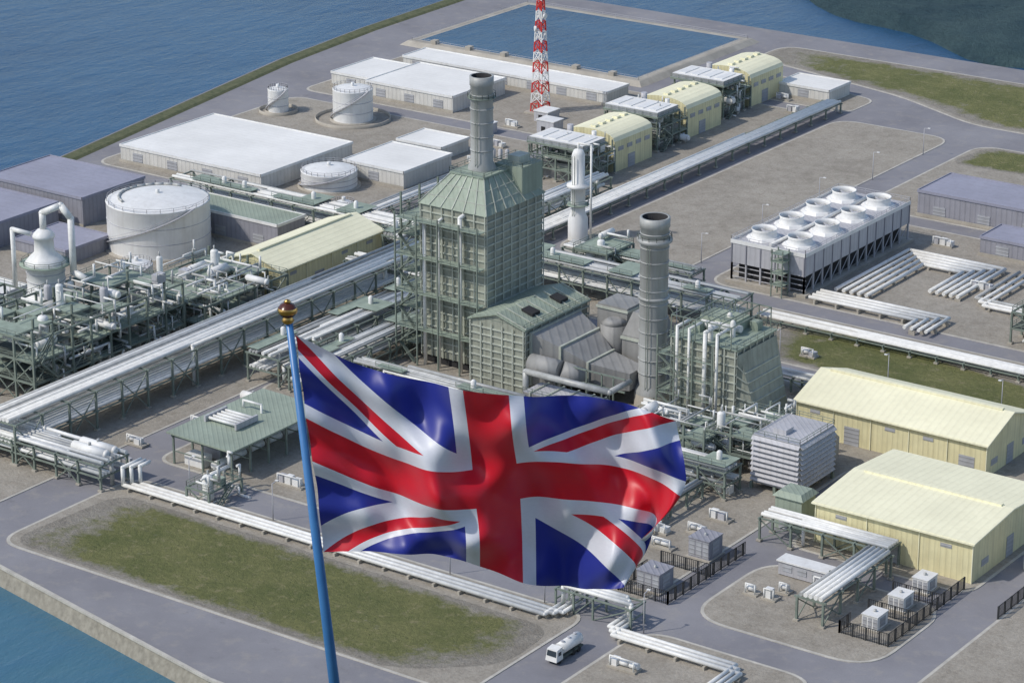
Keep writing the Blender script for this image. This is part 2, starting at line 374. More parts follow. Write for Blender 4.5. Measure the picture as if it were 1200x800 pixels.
# ------------------------------------------------------------------ pipe racks
def rack(name,axis,a0,a1,c0,c1,zs,np,bay=8,rr=(.25,.5),steel='steel',deckm=None,brace=True,mats=('pipe','pipe','pipeg'),seed=1,full=False):
    rnd=random.Random(seed); b=MB(); f=(lambda a,c,z:(a,c,z)) if axis=='x' else (lambda a,c,z:(c,a,z))
    k=max(1,round(abs(a1-a0)/bay)); zt=max(zs)
    for i in range(k+1):
        a=a0+(a1-a0)*i/k
        for c in (c0,c1):
            b.beam(f(a,c,.05),f(a,c,zt),.42,steel); b.box(f(a,c,0)[0]-.5,f(a,c,0)[0]+.5,f(a,c,0)[1]-.5,f(a,c,0)[1]+.5,.1,.5,'concrete')
        for z in zs: b.beam(f(a,c0-.6,z),f(a,c1+.6,z),.34,steel)
        if brace and i<k and i%2==0:
            an=a0+(a1-a0)*(i+1)/k
            for c in (c0,c1): b.beam(f(a,c,.3),f(an,c,zt-.4),.2,steel); b.beam(f(an,c,.3),f(a,c,zt-.4),.2,steel)
    for z in zs:
        for c in (c0,c1): b.beam(f(a0,c,z-.05),f(a1,c,z-.05),.3,steel)
        cc=c0+.3
        for j in range(np):
            r=rnd.uniform(*rr); cc+=r
            if cc+r>c1+.4: break
            m=rnd.choice(mats); pp=.93 if full else .7
            s0=0 if rnd.random()<pp else rnd.uniform(0,.4)*(a1-a0); s1=0 if rnd.random()<pp else rnd.uniform(0,.4)*(a1-a0)
            A=a0+s0;B=a1-s1
            pts=[f(A,cc,z+.17+r),f(B,cc,z+.17+r)]
            if s0: pts=[f(A,cc,.3)]+pts
            if s1: pts=pts+[f(B,cc,.3)]
            b.pipe(pts,r,m,8); cc+=r+(rnd.uniform(.05,.15) if full else rnd.uniform(.08,.35))
    if deckm:
        for i in range(k):
            if rnd.random()<.6:
                A=a0+(a1-a0)*i/k;B=a0+(a1-a0)*(i+1)/k; p=f(A,c0,0);q=f(B,c0+(c1-c0)*rnd.choice((.35,.5,1)),0)
                b.box(min(p[0],q[0]),max(p[0],q[0]),min(p[1],q[1]),max(p[1],q[1]),zt+1.3,zt+1.42,deckm)
                b.rail([(p[0],p[1],zt+1.42),(f(B,c0,0)[0],f(B,c0,0)[1],zt+1.42)],steel)
                if rnd.random()<.5:
                    x,y=(p[0]+q[0])/2,(p[1]+q[1])/2; b.rev((x,y,zt+1.42),[(.6,0),(.6,1.6),(.3,1.9),(.01,2)],'white',10)
    b.obj(name)
W3=('pipe','pipe','pipe','pipe','pipeg')
rack('pipe_rack','y',-122,24,-50,-40,(4.5,9),16,bay=8,rr=(.35,.55),seed=3,mats=W3,full=True)
rack('pipe_rack','x',-136,40,33,42,(4.,8),9,bay=7,deckm='deck',seed=4)
rack('pipe_rack','y',60,221,-42,-36,(3.0,),8,bay=9,rr=(.3,.45),seed=5,brace=False,mats=W3,full=True)
rack('pipe_rack','x',-66,-16,-122,-114,(3,5.5),8,bay=6,seed=6,mats=W3)
rack('pipe_rack','y',-56,8,-33,-24,(3.5,7),8,bay=7,deckm='deck',seed=8)
rack('pipe_rack','y',-56,6,-21,-14,(3,6),6,bay=7,seed=9,deckm='deck')
rack('pipe_rack','x',106,134,-65,-60,(5,),5,bay=7,rr=(.35,.5),seed=10,brace=True,mats=W3,full=True)
rack('pipe_rack','y',-92,-66,130,135.5,(5,),6,bay=6.5,rr=(.35,.5),seed=11,mats=W3,full=True)
rack('pipe_rack','x',58,90,-52,-46,(3,6),6,bay=6,seed=12,deckm='deck')
rack('pipe_rack','y',-96,-54,80,86,(3.5,),6,bay=6,seed=13)
rack('pipe_rack','y',28,62,-60,-54,(4,7.5),6,bay=7,seed=14,deckm='deck')
rack('pipe_rack','y',64,108,-50,-44,(3,6),5,bay=7,seed=15)
rack('pipe_rack','x',40,150,44,49,(1.6,),6,bay=7,rr=(.35,.5),seed=16,brace=False,mats=W3,full=True)
rack('pipe_rack','y',60,112,104,112,(4,8),7,bay=7,seed=17,deckm='deck')
rack('pipe_rack','x',-20,18,50,56,(3,6),6,bay=7,seed=18,deckm='deck')
rack('pipe_rack','y',30,100,-86,-80,(3.5,),5,bay=7,seed=19)
rack('pipe_rack','x',-58,-12,10,16,(3,6),6,bay=7,seed=41,deckm='deck')
rack('pipe_rack','x',44,84,8,13,(3.5,),5,bay=7,seed=42,mats=W3)
rack('pipe_rack','x',-10,34,-48,-42,(3.5,6.5),6,bay=7,seed=43,deckm='deck')
def pipeline(name,paths,rs,mats,sup=6,frame=None):
    b=MB()
    for pts,r,m in zip(paths,rs,mats):
        b.pipe(pts,r,m,12)
        for p,q in zip(pts,pts[1:]):
            p=Vector(p);q=Vector(q)
            if abs(p.z-q.z)>.3 or p.z>3.5: continue
            L=(q-p).length
            for i in range(int(L/sup)+1):
                if (i+.3)*sup>=L: continue
                c=p.lerp(q,(i+.3)*sup/L); d=(q-p).normalized(); n=Vector((-d.y,d.x,0))*.8
                if c.z-r>.3: b.beam((c.x-n.x,c.y-n.y,(c.z-r)/2),(c.x+n.x,c.y+n.y,(c.z-r)/2),.5,'concrete',max(.2,c.z-r))
    if frame:
        for x,y0,y1,h in frame:
            for y in (y0,y1): b.beam((x,y,0),(x,y,h),.35,'steel')
            b.beam((x,y0-.4,h),(x,y1+.4,h),.35,'steel'); b.beam((x,y0,h*.5),(x,y1,h*.5),.25,'steel')
        for (xa,ya,yb,h),(xb,_,_,_) in zip(frame,frame[1:]):
            if xb-xa<9:
                for y in (ya,yb): b.beam((xa,y,h),(xb,y,h),.3,'steel'); b.beam((xa,y,0),(xb,y,h),.18,'steel')
    b.obj(name)
P=[]
for i,y in enumerate([-118.6,-117.3,-116.0]):
    o=i*1.2; P.append([(-13+o,-113,5),(-13+o,y,5),(-13+o,y,1.2),(92+o,y,1.2),(92+o,-112.5+o,1.2),(92+o,-112.5+o,4.8),(107-o,-112.5+o,4.8),(107-o,-112.5+o,1.2),(107-o,y,1.2),(134-o,y,1.2),(134-o,y-14,1.2)])
pipeline('pipeline',P,[.42,.42,.42],['pipe','pipe','pipe'],frame=[(91,-113.5,-109,4.2),(95,-113.5,-109,4.2),(99.3,-113.5,-109,4.2),(107.6,-113.5,-109,4.2)])
P=[];Rr=[];Mm=[]
for i in range(5):
    d=2.1*i; P.append([(45+d,74,1.2),(45+d,112-d,1.2),(72-d*.9,112-d,1.2),(72-d*.9,86,1.2)]); Rr.append(.5); Mm.append('pipe')
for i in range(4):
    P.append([(43,70-i*1.9,1.6),(78-i*1.9,70-i*1.9,1.6),(78-i*1.9,58,1.6)]); Rr.append(.45); Mm.append('pipe')
for i in range(3):
    P.append([(76+i*2,112,1.2),(76+i*2,88-i*2,1.2),(100,88-i*2,1.2)]); Rr.append(.45); Mm.append('pipe' if i else 'pipeg')
pipeline('cooling_water_pipework',P,Rr,Mm)
# ------------------------------------------------------------------ steel process structures
def structure(name,x0,x1,y0,y1,levels,bay=7,seed=1,eq=10,deck='deck',pipes=30,roofdeck=.6):
    rnd=random.Random(seed); b=MB(); nx=max(1,round((x1-x0)/bay)); ny=max(1,round((y1-y0)/bay)); zt=levels[-1]
    X=[x0+(x1-x0)*i/nx for i in range(nx+1)];Y=[y0+(y1-y0)*i/ny for i in range(ny+1)]
    for x in X:
        for y in Y: b.beam((x,y,.1),(x,y,zt+(2.5 if rnd.random()<.2 else 0)),.45,'steel'); b.box(x-.6,x+.6,y-.6,y+.6,.1,.6,'concrete')
    for li,z in enumerate(levels):
        for x in X: b.beam((x,y0,z),(x,y1,z),.4,'steel')
        for y in Y: b.beam((x0,y,z),(x1,y,z),.4,'steel')
        last=li==len(levels)-1
        for i in range(nx):
            for j in range(ny):
                if rnd.random()<(roofdeck if last else .8):
                    b.box(X[i]+.02,X[i+1]-.02,Y[j]+.02,Y[j+1]-.02,z+.21,z+.3,deck if last or rnd.random()<.5 else 'steeld')
        b.rail([(x0,y0,z+.3),(x1,y0,z+.3),(x1,y1,z+.3),(x0,y1,z+.3)],'steel',closed=True)
    zl=[0]+list(levels)
    for a,c in zip(zl,zl[1:]):
        for i in range(ny):
            if rnd.random()<.5:
                b.beam((x1,Y[i],a),(x1,Y[i+1],c),.22,'steel')
                if rnd.random()<.5:b.beam((x1,Y[i+1],a),(x1,Y[i],c),.22,'steel')
        for i in range(nx):
            if rnd.random()<.6: b.beam((X[i],y0,a),(X[i+1],y0,c),.22,'steel'); b.beam((X[i+1],y0,a),(X[i],y0,c),.22,'steel')
    for k in range(eq):
        z=rnd.choice(zl)+.3; x=rnd.uniform(x0+2,x1-2);y=rnd.uniform(y0+2,y1-3)
        t=rnd.random(); r=rnd.uniform(.7,1.3); m=rnd.choice(('white','pipe','ltgrey','white'))
        if t<.4:
            L=rnd.uniform(3,6); d=(1,0) if rnd.random()<.5 else (0,1)
            p=(x,y,z+r+.5);q=(x+d[0]*L,y+d[1]*L,z+r+.5); b.cyl(p,q,r,m,14)
            b.cyl((p[0]-d[0]*.5,p[1]-d[1]*.5,p[2]),p,r*.6,m,14,r); b.cyl(q,(q[0]+d[0]*.5,q[1]+d[1]*.5,q[2]),r,m,14,r*.6)
            for s_ in (.2,.8): b.box(x+d[0]*L*s_-.3,x+d[0]*L*s_+.3,y+d[1]*L*s_-.3,y+d[1]*L*s_+.3,z,z+.9,'concrete')
        elif t<.8:
            h=rnd.uniform(2.5,5.5); b.rev((x,y,z),[(r,0),(r,h),(r*.8,h+r*.3),(r*.4,h+r*.5),(.01,h+r*.55)],m,14); b.cyl((x,y,z+h),(x,y,z+h+1.5),.2,'pipeg',8)
        else: b.box(x,x+rnd.uniform(1.5,3),y,y+rnd.uniform(1.5,3),z,z+rnd.uniform(1.2,2.5),rnd.choice(('ltgrey','groof','white')))
    for k in range(pipes):
        z=rnd.choice(zl)+rnd.uniform(.6,3); r=rnd.uniform(.12,.34); x=rnd.uniform(x0,x1);y=rnd.uniform(y0,y1); m=rnd.choice(('pipe','pipe','pipeg'))
        if rnd.random()<.5: pts=[(x,y,z),(x,min(y1,y+rnd.uniform(4,16)),z)]
        else: pts=[(x,y,z),(min(x1,x+rnd.uniform(4,12)),y,z)]
        e=pts[-1]; pts.append((e[0],e[1],max(.2,z+rnd.choice((-4,-3,3,2)))))
        if rnd.random()<.5: e=pts[-1]; pts.append((e[0]+rnd.uniform(-3,3),e[1],e[2]))
        b.pipe(pts,r,m,8)
    for li,(a,c) in enumerate(zip(zl,zl[1:])):
        ya,yb=(y0+1,y0+6) if li%2==0 else (y0+6,y0+1)
        for xx in (x1+.6,x1+1.6): b.beam((xx,ya,a+.2),(xx,yb,c+.2),.15,'steel',.35); b.beam((xx,ya,a+1.2),(xx,yb,c+1.2),.08,'steel')
        for k in range(8): t=k/8; b.box(x1+.65,x1+1.55,min(ya,yb)-.1+(5*t if yb>ya else 5*(1-t)),min(ya,yb)+.25+(5*t if yb>ya else 5*(1-t)),a+.2+(c-a)*t,a+.28+(c-a)*t,'steeld')
    return b
b=structure('s',-84,-61,-95,-46,(5,10,15),bay=6,seed=21,eq=34,pipes=130,roofdeck=.45); b.obj('steel_process_structure')
b=structure('s',-83,-58,-42,-12,(4,8.5),bay=6,seed=22,eq=20,pipes=90,roofdeck=.55); b.obj('steel_process_structure')
b=structure('s',-118,-92,-100,-60,(5,10),seed=23,eq=16,pipes=40,roofdeck=.4); b.obj('steel_process_structure')
b=structure('s',96,104,66,84,(4,8),seed=24,eq=6,pipes=22); b.obj('steel_process_structure')
b=structure('s',-14,-4,46,58,(4,8),seed=25,eq=5,pipes=16); b.obj('steel_process_structure')
b=structure('s',78,90,-40,-24,(5,9),bay=5,seed=26,eq=6,pipes=30); b.obj('steel_process_structure')
b=structure('s',60,80,-44,-32,(4.5,8),bay=5,seed=27,eq=8,pipes=36); b.obj('steel_process_structure')
# reactor vessel
b=MB(); c=(-87,-64,10)
b.rev(c,[(5,0),(5,2),(4.4,2.2),(4.4,9),(4.9,9.2),(4.9,10),(3.6,11.5),(2.4,12.6),(2.2,16),(2.6,16.1),(2.6,16.8),(1.4,18),(.01,18.4)],'white',28)
for z in (3.5,6,8): b.rev(c,[(4.42,z-.12),(4.6,z),(4.42,z+.12)],'ltgrey',28)
b.pipe([(-87,-64,28),(-87,-64,32),(-83,-62,34),(-81,-61,31),(-81,-61,18),(-77,-61,17)],.8,'pipe',12)
b.pipe([(-89,-66,27),(-93,-68,28),(-93,-68,14)],.55,'pipe',10)
b.rail([(c[0]+5.4*math.cos(t*.628),c[1]+5.4*math.sin(t*.628),20) for t in range(10)],'steel',closed=True)
b.rev((c[0],c[1],19.8),[(4.5,0),(6,0),(6,.2),(4.5,.2)],'deck',20)
for t in range(4): b.beam((c[0]+4*math.cos(t*1.57+.7),c[1]+4*math.sin(t*1.57+.7),0),(c[0]+4*math.cos(t*1.57+.7),c[1]+4*math.sin(t*1.57+.7),10),.7,'steel')
b.obj('reactor_vessel')
# canopy
b=MB(); x0,x1,y0,y1=-15,3,-103,-72
lo=[(x0,y0,7),(x1,y0,6.6),(x1,y1,6.6),(x0,y1,7)]; b.hexa(lo,[(p[0],p[1],p[2]+.35) for p in lo],'groof')
for x in (x0+1,-6,x1-1):
    for i in range(6): y=y0+1+i*5.8; b.beam((x,y,.1),(x,y,6.8),.38,'steel')
for x in (x0+1,-6,x1-1): b.beam((x,y0+.5,6.45),(x,y1-.5,6.45),.35,'steel')
for i in range(6):
    y=y0+1+i*5.8; b.beam((x0+.5,y,6.3),(x1-.5,y,6.3),.3,'steel'); b.beam((x0+1,y,3),(x1-1,y,3),.2,'steel')
    if i<5: b.box(x0+3,x0+8,y+1,y+4,.14,2.5,random.choice(('ltgrey','white','groof'))); b.cyl((x0+11,y+1,1.6),(x0+11,y+5,1.6),.8,'pipe',12)
for i in range(5): b.cyl((x0+3,y0+10+i*1.3,8),(x0+11,y0+10+i*1.3,8),.35,'pipe',10)
b.box(x0+2.5,x0+3,y0+9,y0+16,7.3,8.6,'ltgrey'); b.box(x0+11,x0+11.5,y0+9,y0+16,7.3,8.6,'ltgrey')
b.pipe([(x0+4,y0+20,7.3),(x0+4,y0+20,9),(x0+9,y0+20,9),(x0+9,y0+20,3)],.25,'pipe')
b.obj('canopy_shelter')
b=structure('s',2,8,-116,-106,(3.5,),bay=5,seed=51,eq=2,pipes=10,roofdeck=.3); b.obj('pipe_support_frame')
for k,(x,y,z,L) in enumerate([(-27,-118,6.5,9),(-27,-115.5,6.5,9),(-60,-121,6.5,8),(-60,-118.5,6.5,8),(-18,-66,1.5,8),(-26,-66,1.5,6)]):
    b=MB(); b.cyl((x,y,z),(x+L,y,z),1.05,'white',18); b.cyl((x-.5,y,z),(x,y,z),.5,'white',18,1.05); b.cyl((x+L,y,z),(x+L+.5,y,z),1.05,'white',18,.5)
    for q in (.2,.8): b.box(x+L*q-.25,x+L*q+.25,y-.8,y+.8,z-1.5,z-.7,'concrete')
    b.cyl((x+L/2,y,z+1),(x+L/2,y,z+1.6),.3,'pipeg',8); b.obj('horizontal_drum')
# ------------------------------------------------------------------ gas turbine units
def unit(dx,dy,seed):
    x0,x1,y0,y1=-74+dx,-56+dx,112+dy,128+dy
    b=structure('u',x0,x1,y0,y1,(3.6,7),bay=4.5,seed=seed,eq=10,pipes=30,roofdeck=.3)
    for x in (x0+.5,x0+6,x1-6,x1-.5):
        for y in (y0+.5,y0+8,y1-.5): b.beam((x,y,7),(x,y,10),.4,'steel')
    b.box(x0-.5,x1+.5,y0-.5,y0+11.5,10,10.5,'steel','deck'); b.box(x0,x1,y0,y0+11,10.51,11.8,'ltgrey','roofwhite')
    for i in range(4): b.box(x0+1+i*4.3,x0+3.6+i*4.3,y0+1.5,y0+9.5,11.81,12.0,'white')
    b.rail([(x0-.3,y0-.3,10.5),(x1+.3,y0-.3,10.5),(x1+.3,y0+11,10.5)],'steel')
    b.box(x0+2,x1-2,y0+2,y1-1,.15,5,'duct')
    b.cyl((x0+5,y0+13,7),(x0+5,y0+13,13),.9,'ltgrey',14); b.cyl((x1-5,y0+13,7),(x1-5,y0+13,12.4),.7,'pipe',14)
    X0,X1,Y0,Y1=x0+1,x1-.5,y1+.5,y1+20; b.box(X0,X1,Y0,Y1,0,9,'yellow')
    n=10;pr=[]
    for i in range(n+1):
        t=math.pi*i/n; pr.append(((X0+X1)/2-(X1-X0)/2*math.cos(t),9+2.8*math.sin(t)**.8))
    for a,c in zip(pr,pr[1:]): b.quad([(a[0],Y0,a[1]),(c[0],Y0,c[1]),(c[0],Y1,c[1]),(a[0],Y1,a[1])],'yroof')
    for Y in (Y0,Y1): b.quad([(p[0],Y,p[1]) for p in pr],'yellow')
    for i in range(4): b.box(X1+.01,X1+.12,Y0+2+i*4.5,Y0+4.6+i*4.5,6,7.2,'louv')
    b.box(X1+.01,X1+.12,Y0+7,Y0+10.5,.15,4,'louv')
    for i in range(5): b.box((X0+X1)/2-.8,(X0+X1)/2+.8,Y0+1.5+i*3.7,Y0+3.3+i*3.7,11.82,12.4,'yroof')
    b.obj('gas_turbine_unit')
unit(0,0,31); unit(-2,41,32); unit(-5,82,33)
# ------------------------------------------------------------------ white column vessel
b=MB(); b.rev((-31,73,0),[(2.6,.1),(2.6,6),(1.9,7.5),(1.9,14),(3,14.3),(3,15),(1.7,15.4),(1.7,23),(1.2,24.2),(.01,24.6)],'white',22)
b.rev((-31,73,9.5),[(1.9,0),(3,0),(3,.2),(1.9,.2)],'deck',16); b.rail([(-31+3*math.cos(t),73+3*math.sin(t),9.7) for t in range(6)],'steel',closed=True)
b.ladder(-31,70.8,0,23,'steel'); b.pipe([(-31,73,24),(-31,73,26),(-27,73,26),(-27,73,1)],.3,'pipe'); b.obj('column_vessel')
# ------------------------------------------------------------------ cooling tower
b=MB(); x0,x1,y0,y1=19,40,67,121
b.box(x0,x1,y0,y1,5.2,10.6,'ltgrey','ltgrey')
b.box(x0-.15,x1+.15,y0-.15,y0-.003,10.2,11.2,'white'); b.box(x1+.003,x1+.15,y0-.15,y1+.15,10.2,11.2,'white'); b.box(x0-.15,x0-.003,y0,y1+.15,10.2,11.2,'white')
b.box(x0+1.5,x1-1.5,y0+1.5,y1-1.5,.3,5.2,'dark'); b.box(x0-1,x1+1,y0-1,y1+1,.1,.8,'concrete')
for i in range(13):
    y=y0+.2+(y1-y0-.4)*i/12
    for x in (x0+.2,x1-.2): b.beam((x,y,.8),(x,y,5.2),.4,'ltgrey')
    if i<12: yn=y0+.2+(y1-y0-.4)*(i+1)/12; b.beam((x1-.2,y,.8),(x1-.2,yn,5.0),.15,'ltgrey')
    b.box(x1+.01,x1+.2,y-.12,y+.12,5.2,10.2,'wallgrey')
for i in range(6):
    x=x0+.2+(x1-x0-.4)*i/5; b.beam((x,y0+.2,.8),(x,y0+.2,5.2),.4,'ltgrey'); b.box(x-.12,x+.12,y0-.2,y0-.01,5.2,10.2,'wallgrey')
for k in range(3): b.box(x0,x1,y0+.1+.3*k,y0+.3+.3*k,1.5+k*1.2,1.7+k*1.2,'ltgrey')
for i in range(4):
    for x in (x0+5.4,x1-5.4):
        y=y0+6.8+i*13.4
        hx=[(x+4.6*math.cos(t*math.pi/4+.39),y+4.6*math.sin(t*math.pi/4+.39)) for t in range(8)]
        b.hexa([(p[0],p[1],10.61) for p in hx],[(x+(p[0]-x)*.86,y+(p[1]-y)*.86,11.3) for p in hx],'white')
        b.rev((x,y,11.3),[(3.3,0),(3.0,.7),(3.0,1.2),(3.25,1.9),(3.1,1.9),(2.85,1.2),(2.85,.7),(2.85,.05)],'white',28)
        b.cyl((x,y,11.31),(x,y,11.36),2.86,'steeld',24); b.cyl((x,y,11.36),(x,y,12.4),.55,'ltgrey',12)
        for q in range(6):
            t=q*math.pi/3+.3; b.beam((x+.4*math.cos(t),y+.4*math.sin(t),12.1),(x+2.6*math.cos(t),y+2.6*math.sin(t),12.2),.5,'ltgrey',.08)
b.rail([(x0,y0,11),(x1,y0,11),(x1,y1,11),(x0,y1,11)],'ltgrey',closed=True)
b.cyl(((x0+x1)/2,y0+1,11.2),((x0+x1)/2,y1-1,11.2),.4,'pipe')
for xx in (x1-4,x1-7):
    for yy in (y0-4,y0-1): b.beam((xx,yy,.1),(xx,yy,12),.25,'steel')
for z in (3,6,9,11): b.box(x1-7.2,x1-3.8,y0-4.2,y0-.3,z,z+.12,'deck'); b.rail([(x1-7.2,y0-4.2,z+.1),(x1-3.8,y0-4.2,z+.1)],'steel')
b.obj('cooling_tower')
# ------------------------------------------------------------------ heat recovery boiler 1
def clad(b,x0,x1,y0,y1,z0,z1,m='panel',dz=2.1,dx=3.6,top=None):
    b.box(x0,x1,y0,y1,z0,z1,m,top or m)
    z=z0+dz
    while z<z1-.2:
        b.box(x0-.3,x1+.3,y0-.3,y0-.004,z,z+.3,'panell'); b.box(x1+.004,x1+.3,y0-.004,y1+.3,z,z+.3,'panell'); b.box(x0-.3,x0-.004,y0-.004,y1,z,z+.3,'panell'); z+=dz
    k=round((x1-x0)/dx)
    for i in range(k+1): x=x0+(x1-x0)*i/k; b.box(x-.14,x+.14,y0-.42,y0-.302,z0,z1,'panell')
    k=round((y1-y0)/dx)
    for i in range(k+1): y=y0+(y1-y0)*i/k; b.box(x1+.302,x1+.42,y-.14,y+.14,z0,z1,'panell')
def stack(b,c,r,z0,z1):
    b.rev((*c,0),[(r*1.25,z0-1.5),(r*1.25,z0),(r,z0+1.2),(r,z1-2.2),(r*1.07,z1-2.1),(r*1.07,z1),(r*.9,z1),(r*.9,z1-9)],['stack']*6+['dark'],32)
    z=z0+4
    while z<z1-3: b.rev((*c,0),[(r+.004,z-.14),(r+.16,z-.1),(r+.16,z+.1),(r+.004,z+.14)],'stack',32); z+=3.2
    b.cyl((c[0],c[1],z1-9),(c[0],c[1],z1-8.9),r*.92,'dark',24)
    z=z1-5
    b.rev((*c,z),[(r+.02,0),(r+.7,0),(r+.7,.15),(r+.02,.15)],'steel',28)
    b.rail([(c[0]+(r+.65)*math.cos(t*math.pi/7),c[1]+(r+.65)*math.sin(t*math.pi/7),z+.15) for t in range(14)],'steel',closed=True,step=2,w=.07)
    a=math.radians(-80); b.ladder(c[0]+(r+.35)*math.cos(a),c[1]+(r+.35)*math.sin(a),z0,z1-5,'steel')
b=MB(); x0,x1,y0,y1=-9,9,-22.6,-.6
clad(b,x0,x1,y0,y1,2,38,dz=1.8,dx=3)
b.box(x0+.5,x1-.5,y0+.5,y1-.5,0,2,'dark')
cx,cy=0,-11.6
lo=[(x0-.5,y0-.5,38),(x1+.5,y0-.5,38),(x1+.5,y1+.5,38),(x0-.5,y1+.5,38)]; hi=[(cx-4.5,cy-5.5,44.5),(cx+4.5,cy-5.5,44.5),(cx+4.5,cy+5.5,44.5),(cx-4.5,cy+5.5,44.5)]
b.hexa([(p[0],p[1],38.01) for p in lo],hi,'groof')
for i in range(4):
    for k in range(6):
        t=k/6; p=Vector(lo[i]).lerp(Vector(lo[(i+1)%4]),t); q=Vector(hi[i]).lerp(Vector(hi[(i+1)%4]),t); b.beam(p+Vector((0,0,.15)),q+Vector((0,0,.15)),.22,'panell')
    for s_ in (.3,.65): b.beam(Vector(lo[i]).lerp(Vector(hi[i]),s_),Vector(lo[(i+1)%4]).lerp(Vector(hi[(i+1)%4]),s_),.22,'panell')
b.box(cx-4.8,cx+4.8,cy-5.8,cy+5.8,44.5,44.9,'deck'); b.rail([(cx-4.8,cy-5.8,44.9),(cx+4.8,cy-5.8,44.9),(cx+4.8,cy+5.8,44.9),(cx-4.8,cy+5.8,44.9)],'steel',closed=True)
b.box(1,8.6,-8,0,38.5,45.6,'groof'); b.rail([(1,-8,45.6),(8.6,-8,45.6),(8.6,0,45.6),(1,0,45.6)],'steel',closed=True)
b.box(3.2,6.4,-6,-2,45.6,47.4,'panell')
for k in range(3): b.rev((-3+k*1.5,-3+k*.6,44.9),[(.5,0),(.5,2),(.01,2.3)],'ltgrey',10)
stack(b,(cx,cy),2.55,45.5,66.5)
for lv in range(8):
    z=4.5+lv*4.3
    b.box(x0-5,x0-.45,y0-1,y1,z,z+.14,'deck')
    if lv%2: b.box(x0-5,x1+.5,y0-3.4,y0-1.01,z,z+.14,'deck')
    b.rail([(x0-5,y1,z+.14),(x0-5,y0-1,z+.14),(x0-.5,y0-1,z+.14)],'steel')
    if lv in (1,3,5,7): b.rail([(x0-5,y0-3.4,z+.14),(x1+.5,y0-3.4,z+.14)],'steel')
    for y in (y0-1,y0+6,y0+13,y1): b.beam((x0-5,y,z-.1),(x0-.5,y,z-.1),.25,'steel')
for y in (y0-1,y0+6,y0+13,y1): b.beam((x0-5,y,0),(x0-5,y,40),.4,'steel')
for x in (x0-5,x0+1,x0+7,x0+13,x1): b.beam((x,y0-3.4,0),(x,y0-3.4,36),.32,'steel')
for lv in range(8):
    z=.4+lv*4.3
    b.beam((x0-5,y0-1,z),(x0-5,y0+6,z+4.3),.2,'steel'); b.beam((x0-5,y0-3.4,z),(x0+1,y0-3.4,z+4.3),.2,'steel')
    s_=1 if lv%2 else -1; b.beam((x0-2.5-s_*2,y0-2.4,z),(x0-2.5+s_*2,y0-2.4,z+4.3),.9,'steel',.2)
for x,r in ((-7,.45),(-3,.35),(3,.5)): b.pipe([(x,y0-1.6,0),(x,y0-1.6,36+x*.3),(x,y0+1,36+x*.3+.5)],r,'pipe')
X0,X1,Y0,Y1=9.5,24,-29,-4
clad(b,X0,X1,Y0,Y1,1,16,dz=1.7,dx=3)
xm=(X0+X1)/2
for sx,xx in ((-1,X0-.6),(1,X1+.6)):
    pts=[(xx,Y0-.6,16.05),(xm,Y0-.6,18.4),(xm,Y1+.6,18.4),(xx,Y1+.6,16.05)]
    b.hexa(pts,[(p[0],p[1],p[2]+.3) for p in pts],'groof')
for y in (Y0,Y1): b.quad([(X0,y,16),(X1,y,16),(xm,y,18.4)],'panel')
for y in (-23,-12): b.hexa([(19,y,17.0),(22,y,16.4),(22,y+3,16.4),(19,y+3,17.0)],[(19,y,18.5),(22,y,17.9),(22,y+3,17.9),(19,y+3,18.5)],'dark')
for i in range(8): b.beam((xm,Y0+i*25/7,18.9),(X1+.6,Y0+i*25/7,16.5),.22,'panell')
b.rail([(X0,Y0,16.3),(X1,Y0,16.3),(X1,Y1,16.3)],'steel')
b.obj('heat_recovery_boiler')
b=MB()
def ductx(x0,x1,y0,y1,z0,z1,Y0,Y1,Z0,Z1,m='duct'):
    b.hexa([(x0,y0,z0),(x1,Y0,Z0),(x1,Y1,Z0),(x0,y1,z0)],[(x0,y0,z1),(x1,Y0,Z1),(x1,Y1,Z1),(x0,y1,z1)],m)
ductx(24.5,31,-27,-8,3,15,-25,-10,3.5,12.5)
ductx(31,37,-25,-10,3.5,12.5,-23,-13,3.5,9.5)
for x,a,c,z in ((24.5,-27.3,-7.7,15.3),(31,-25.3,-9.7,12.8),(37,-23.3,-12.7,9.8)): b.box(x-.3,x+.3,a,c,2.8,z,'panell')
ductx(37,46,-23,-13,3.5,9.5,-20,-14,4,8)
b.cyl((34,-8,3),(34,-8,14),3.2,'duct',24); b.cyl((34,-8,14),(34,-8,15),3.2,'duct',24,1.5)
b.cyl((26,-29,9),(34,-29,9),2.2,'duct',20); b.cyl((34,-29,9),(38,-26,7),2.2,'duct',20)
b.box(38,46,-11,-2,0,13,'duct'); b.box(37.7,46.3,-11.3,-1.7,12,12.6,'panell'); b.box(37.7,46.3,-11.3,-1.7,6,6.5,'panell')
b.hexa([(38,-11,13),(46,-11,13),(46,-2,13),(38,-2,13)],[(39.5,-9,18),(45,-9,18),(45,-4,18),(39.5,-4,18)],'duct')
b.box(28,36,-6,2,0,17,'duct'); b.box(27.7,36.3,-6.3,2.3,16,16.5,'panell'); b.box(27.7,36.3,-6.3,2.3,9,9.5,'panell')
b.box(30,48,-38,-31,0,6,'duct','ltgrey'); b.hexa([(48,-38,0),(52,-38,0),(52,-31,0),(48,-31,0)],[(48,-38,6),(50,-38,5),(50,-31,5),(48,-31,6)],'duct')
for x in (32,36,40,44,47): b.box(x-.2,x+.2,-38.3,-30.7,0,6.3,'panell'); b.beam((x,-28,0),(x,-28,10),.3,'steel')
for z in (4,7,10): b.beam((30,-28,z),(50,-28,z),.3,'steel')
b.pipe([(28,-30,2),(28,-34,2),(28,-34,9),(50,-34,9),(50,-26,9)],.7,'pipeg'); b.rail([(30,-38,6),(48,-38,6),(48,-31,6)],'steel')
b.obj('exhaust_ducting')
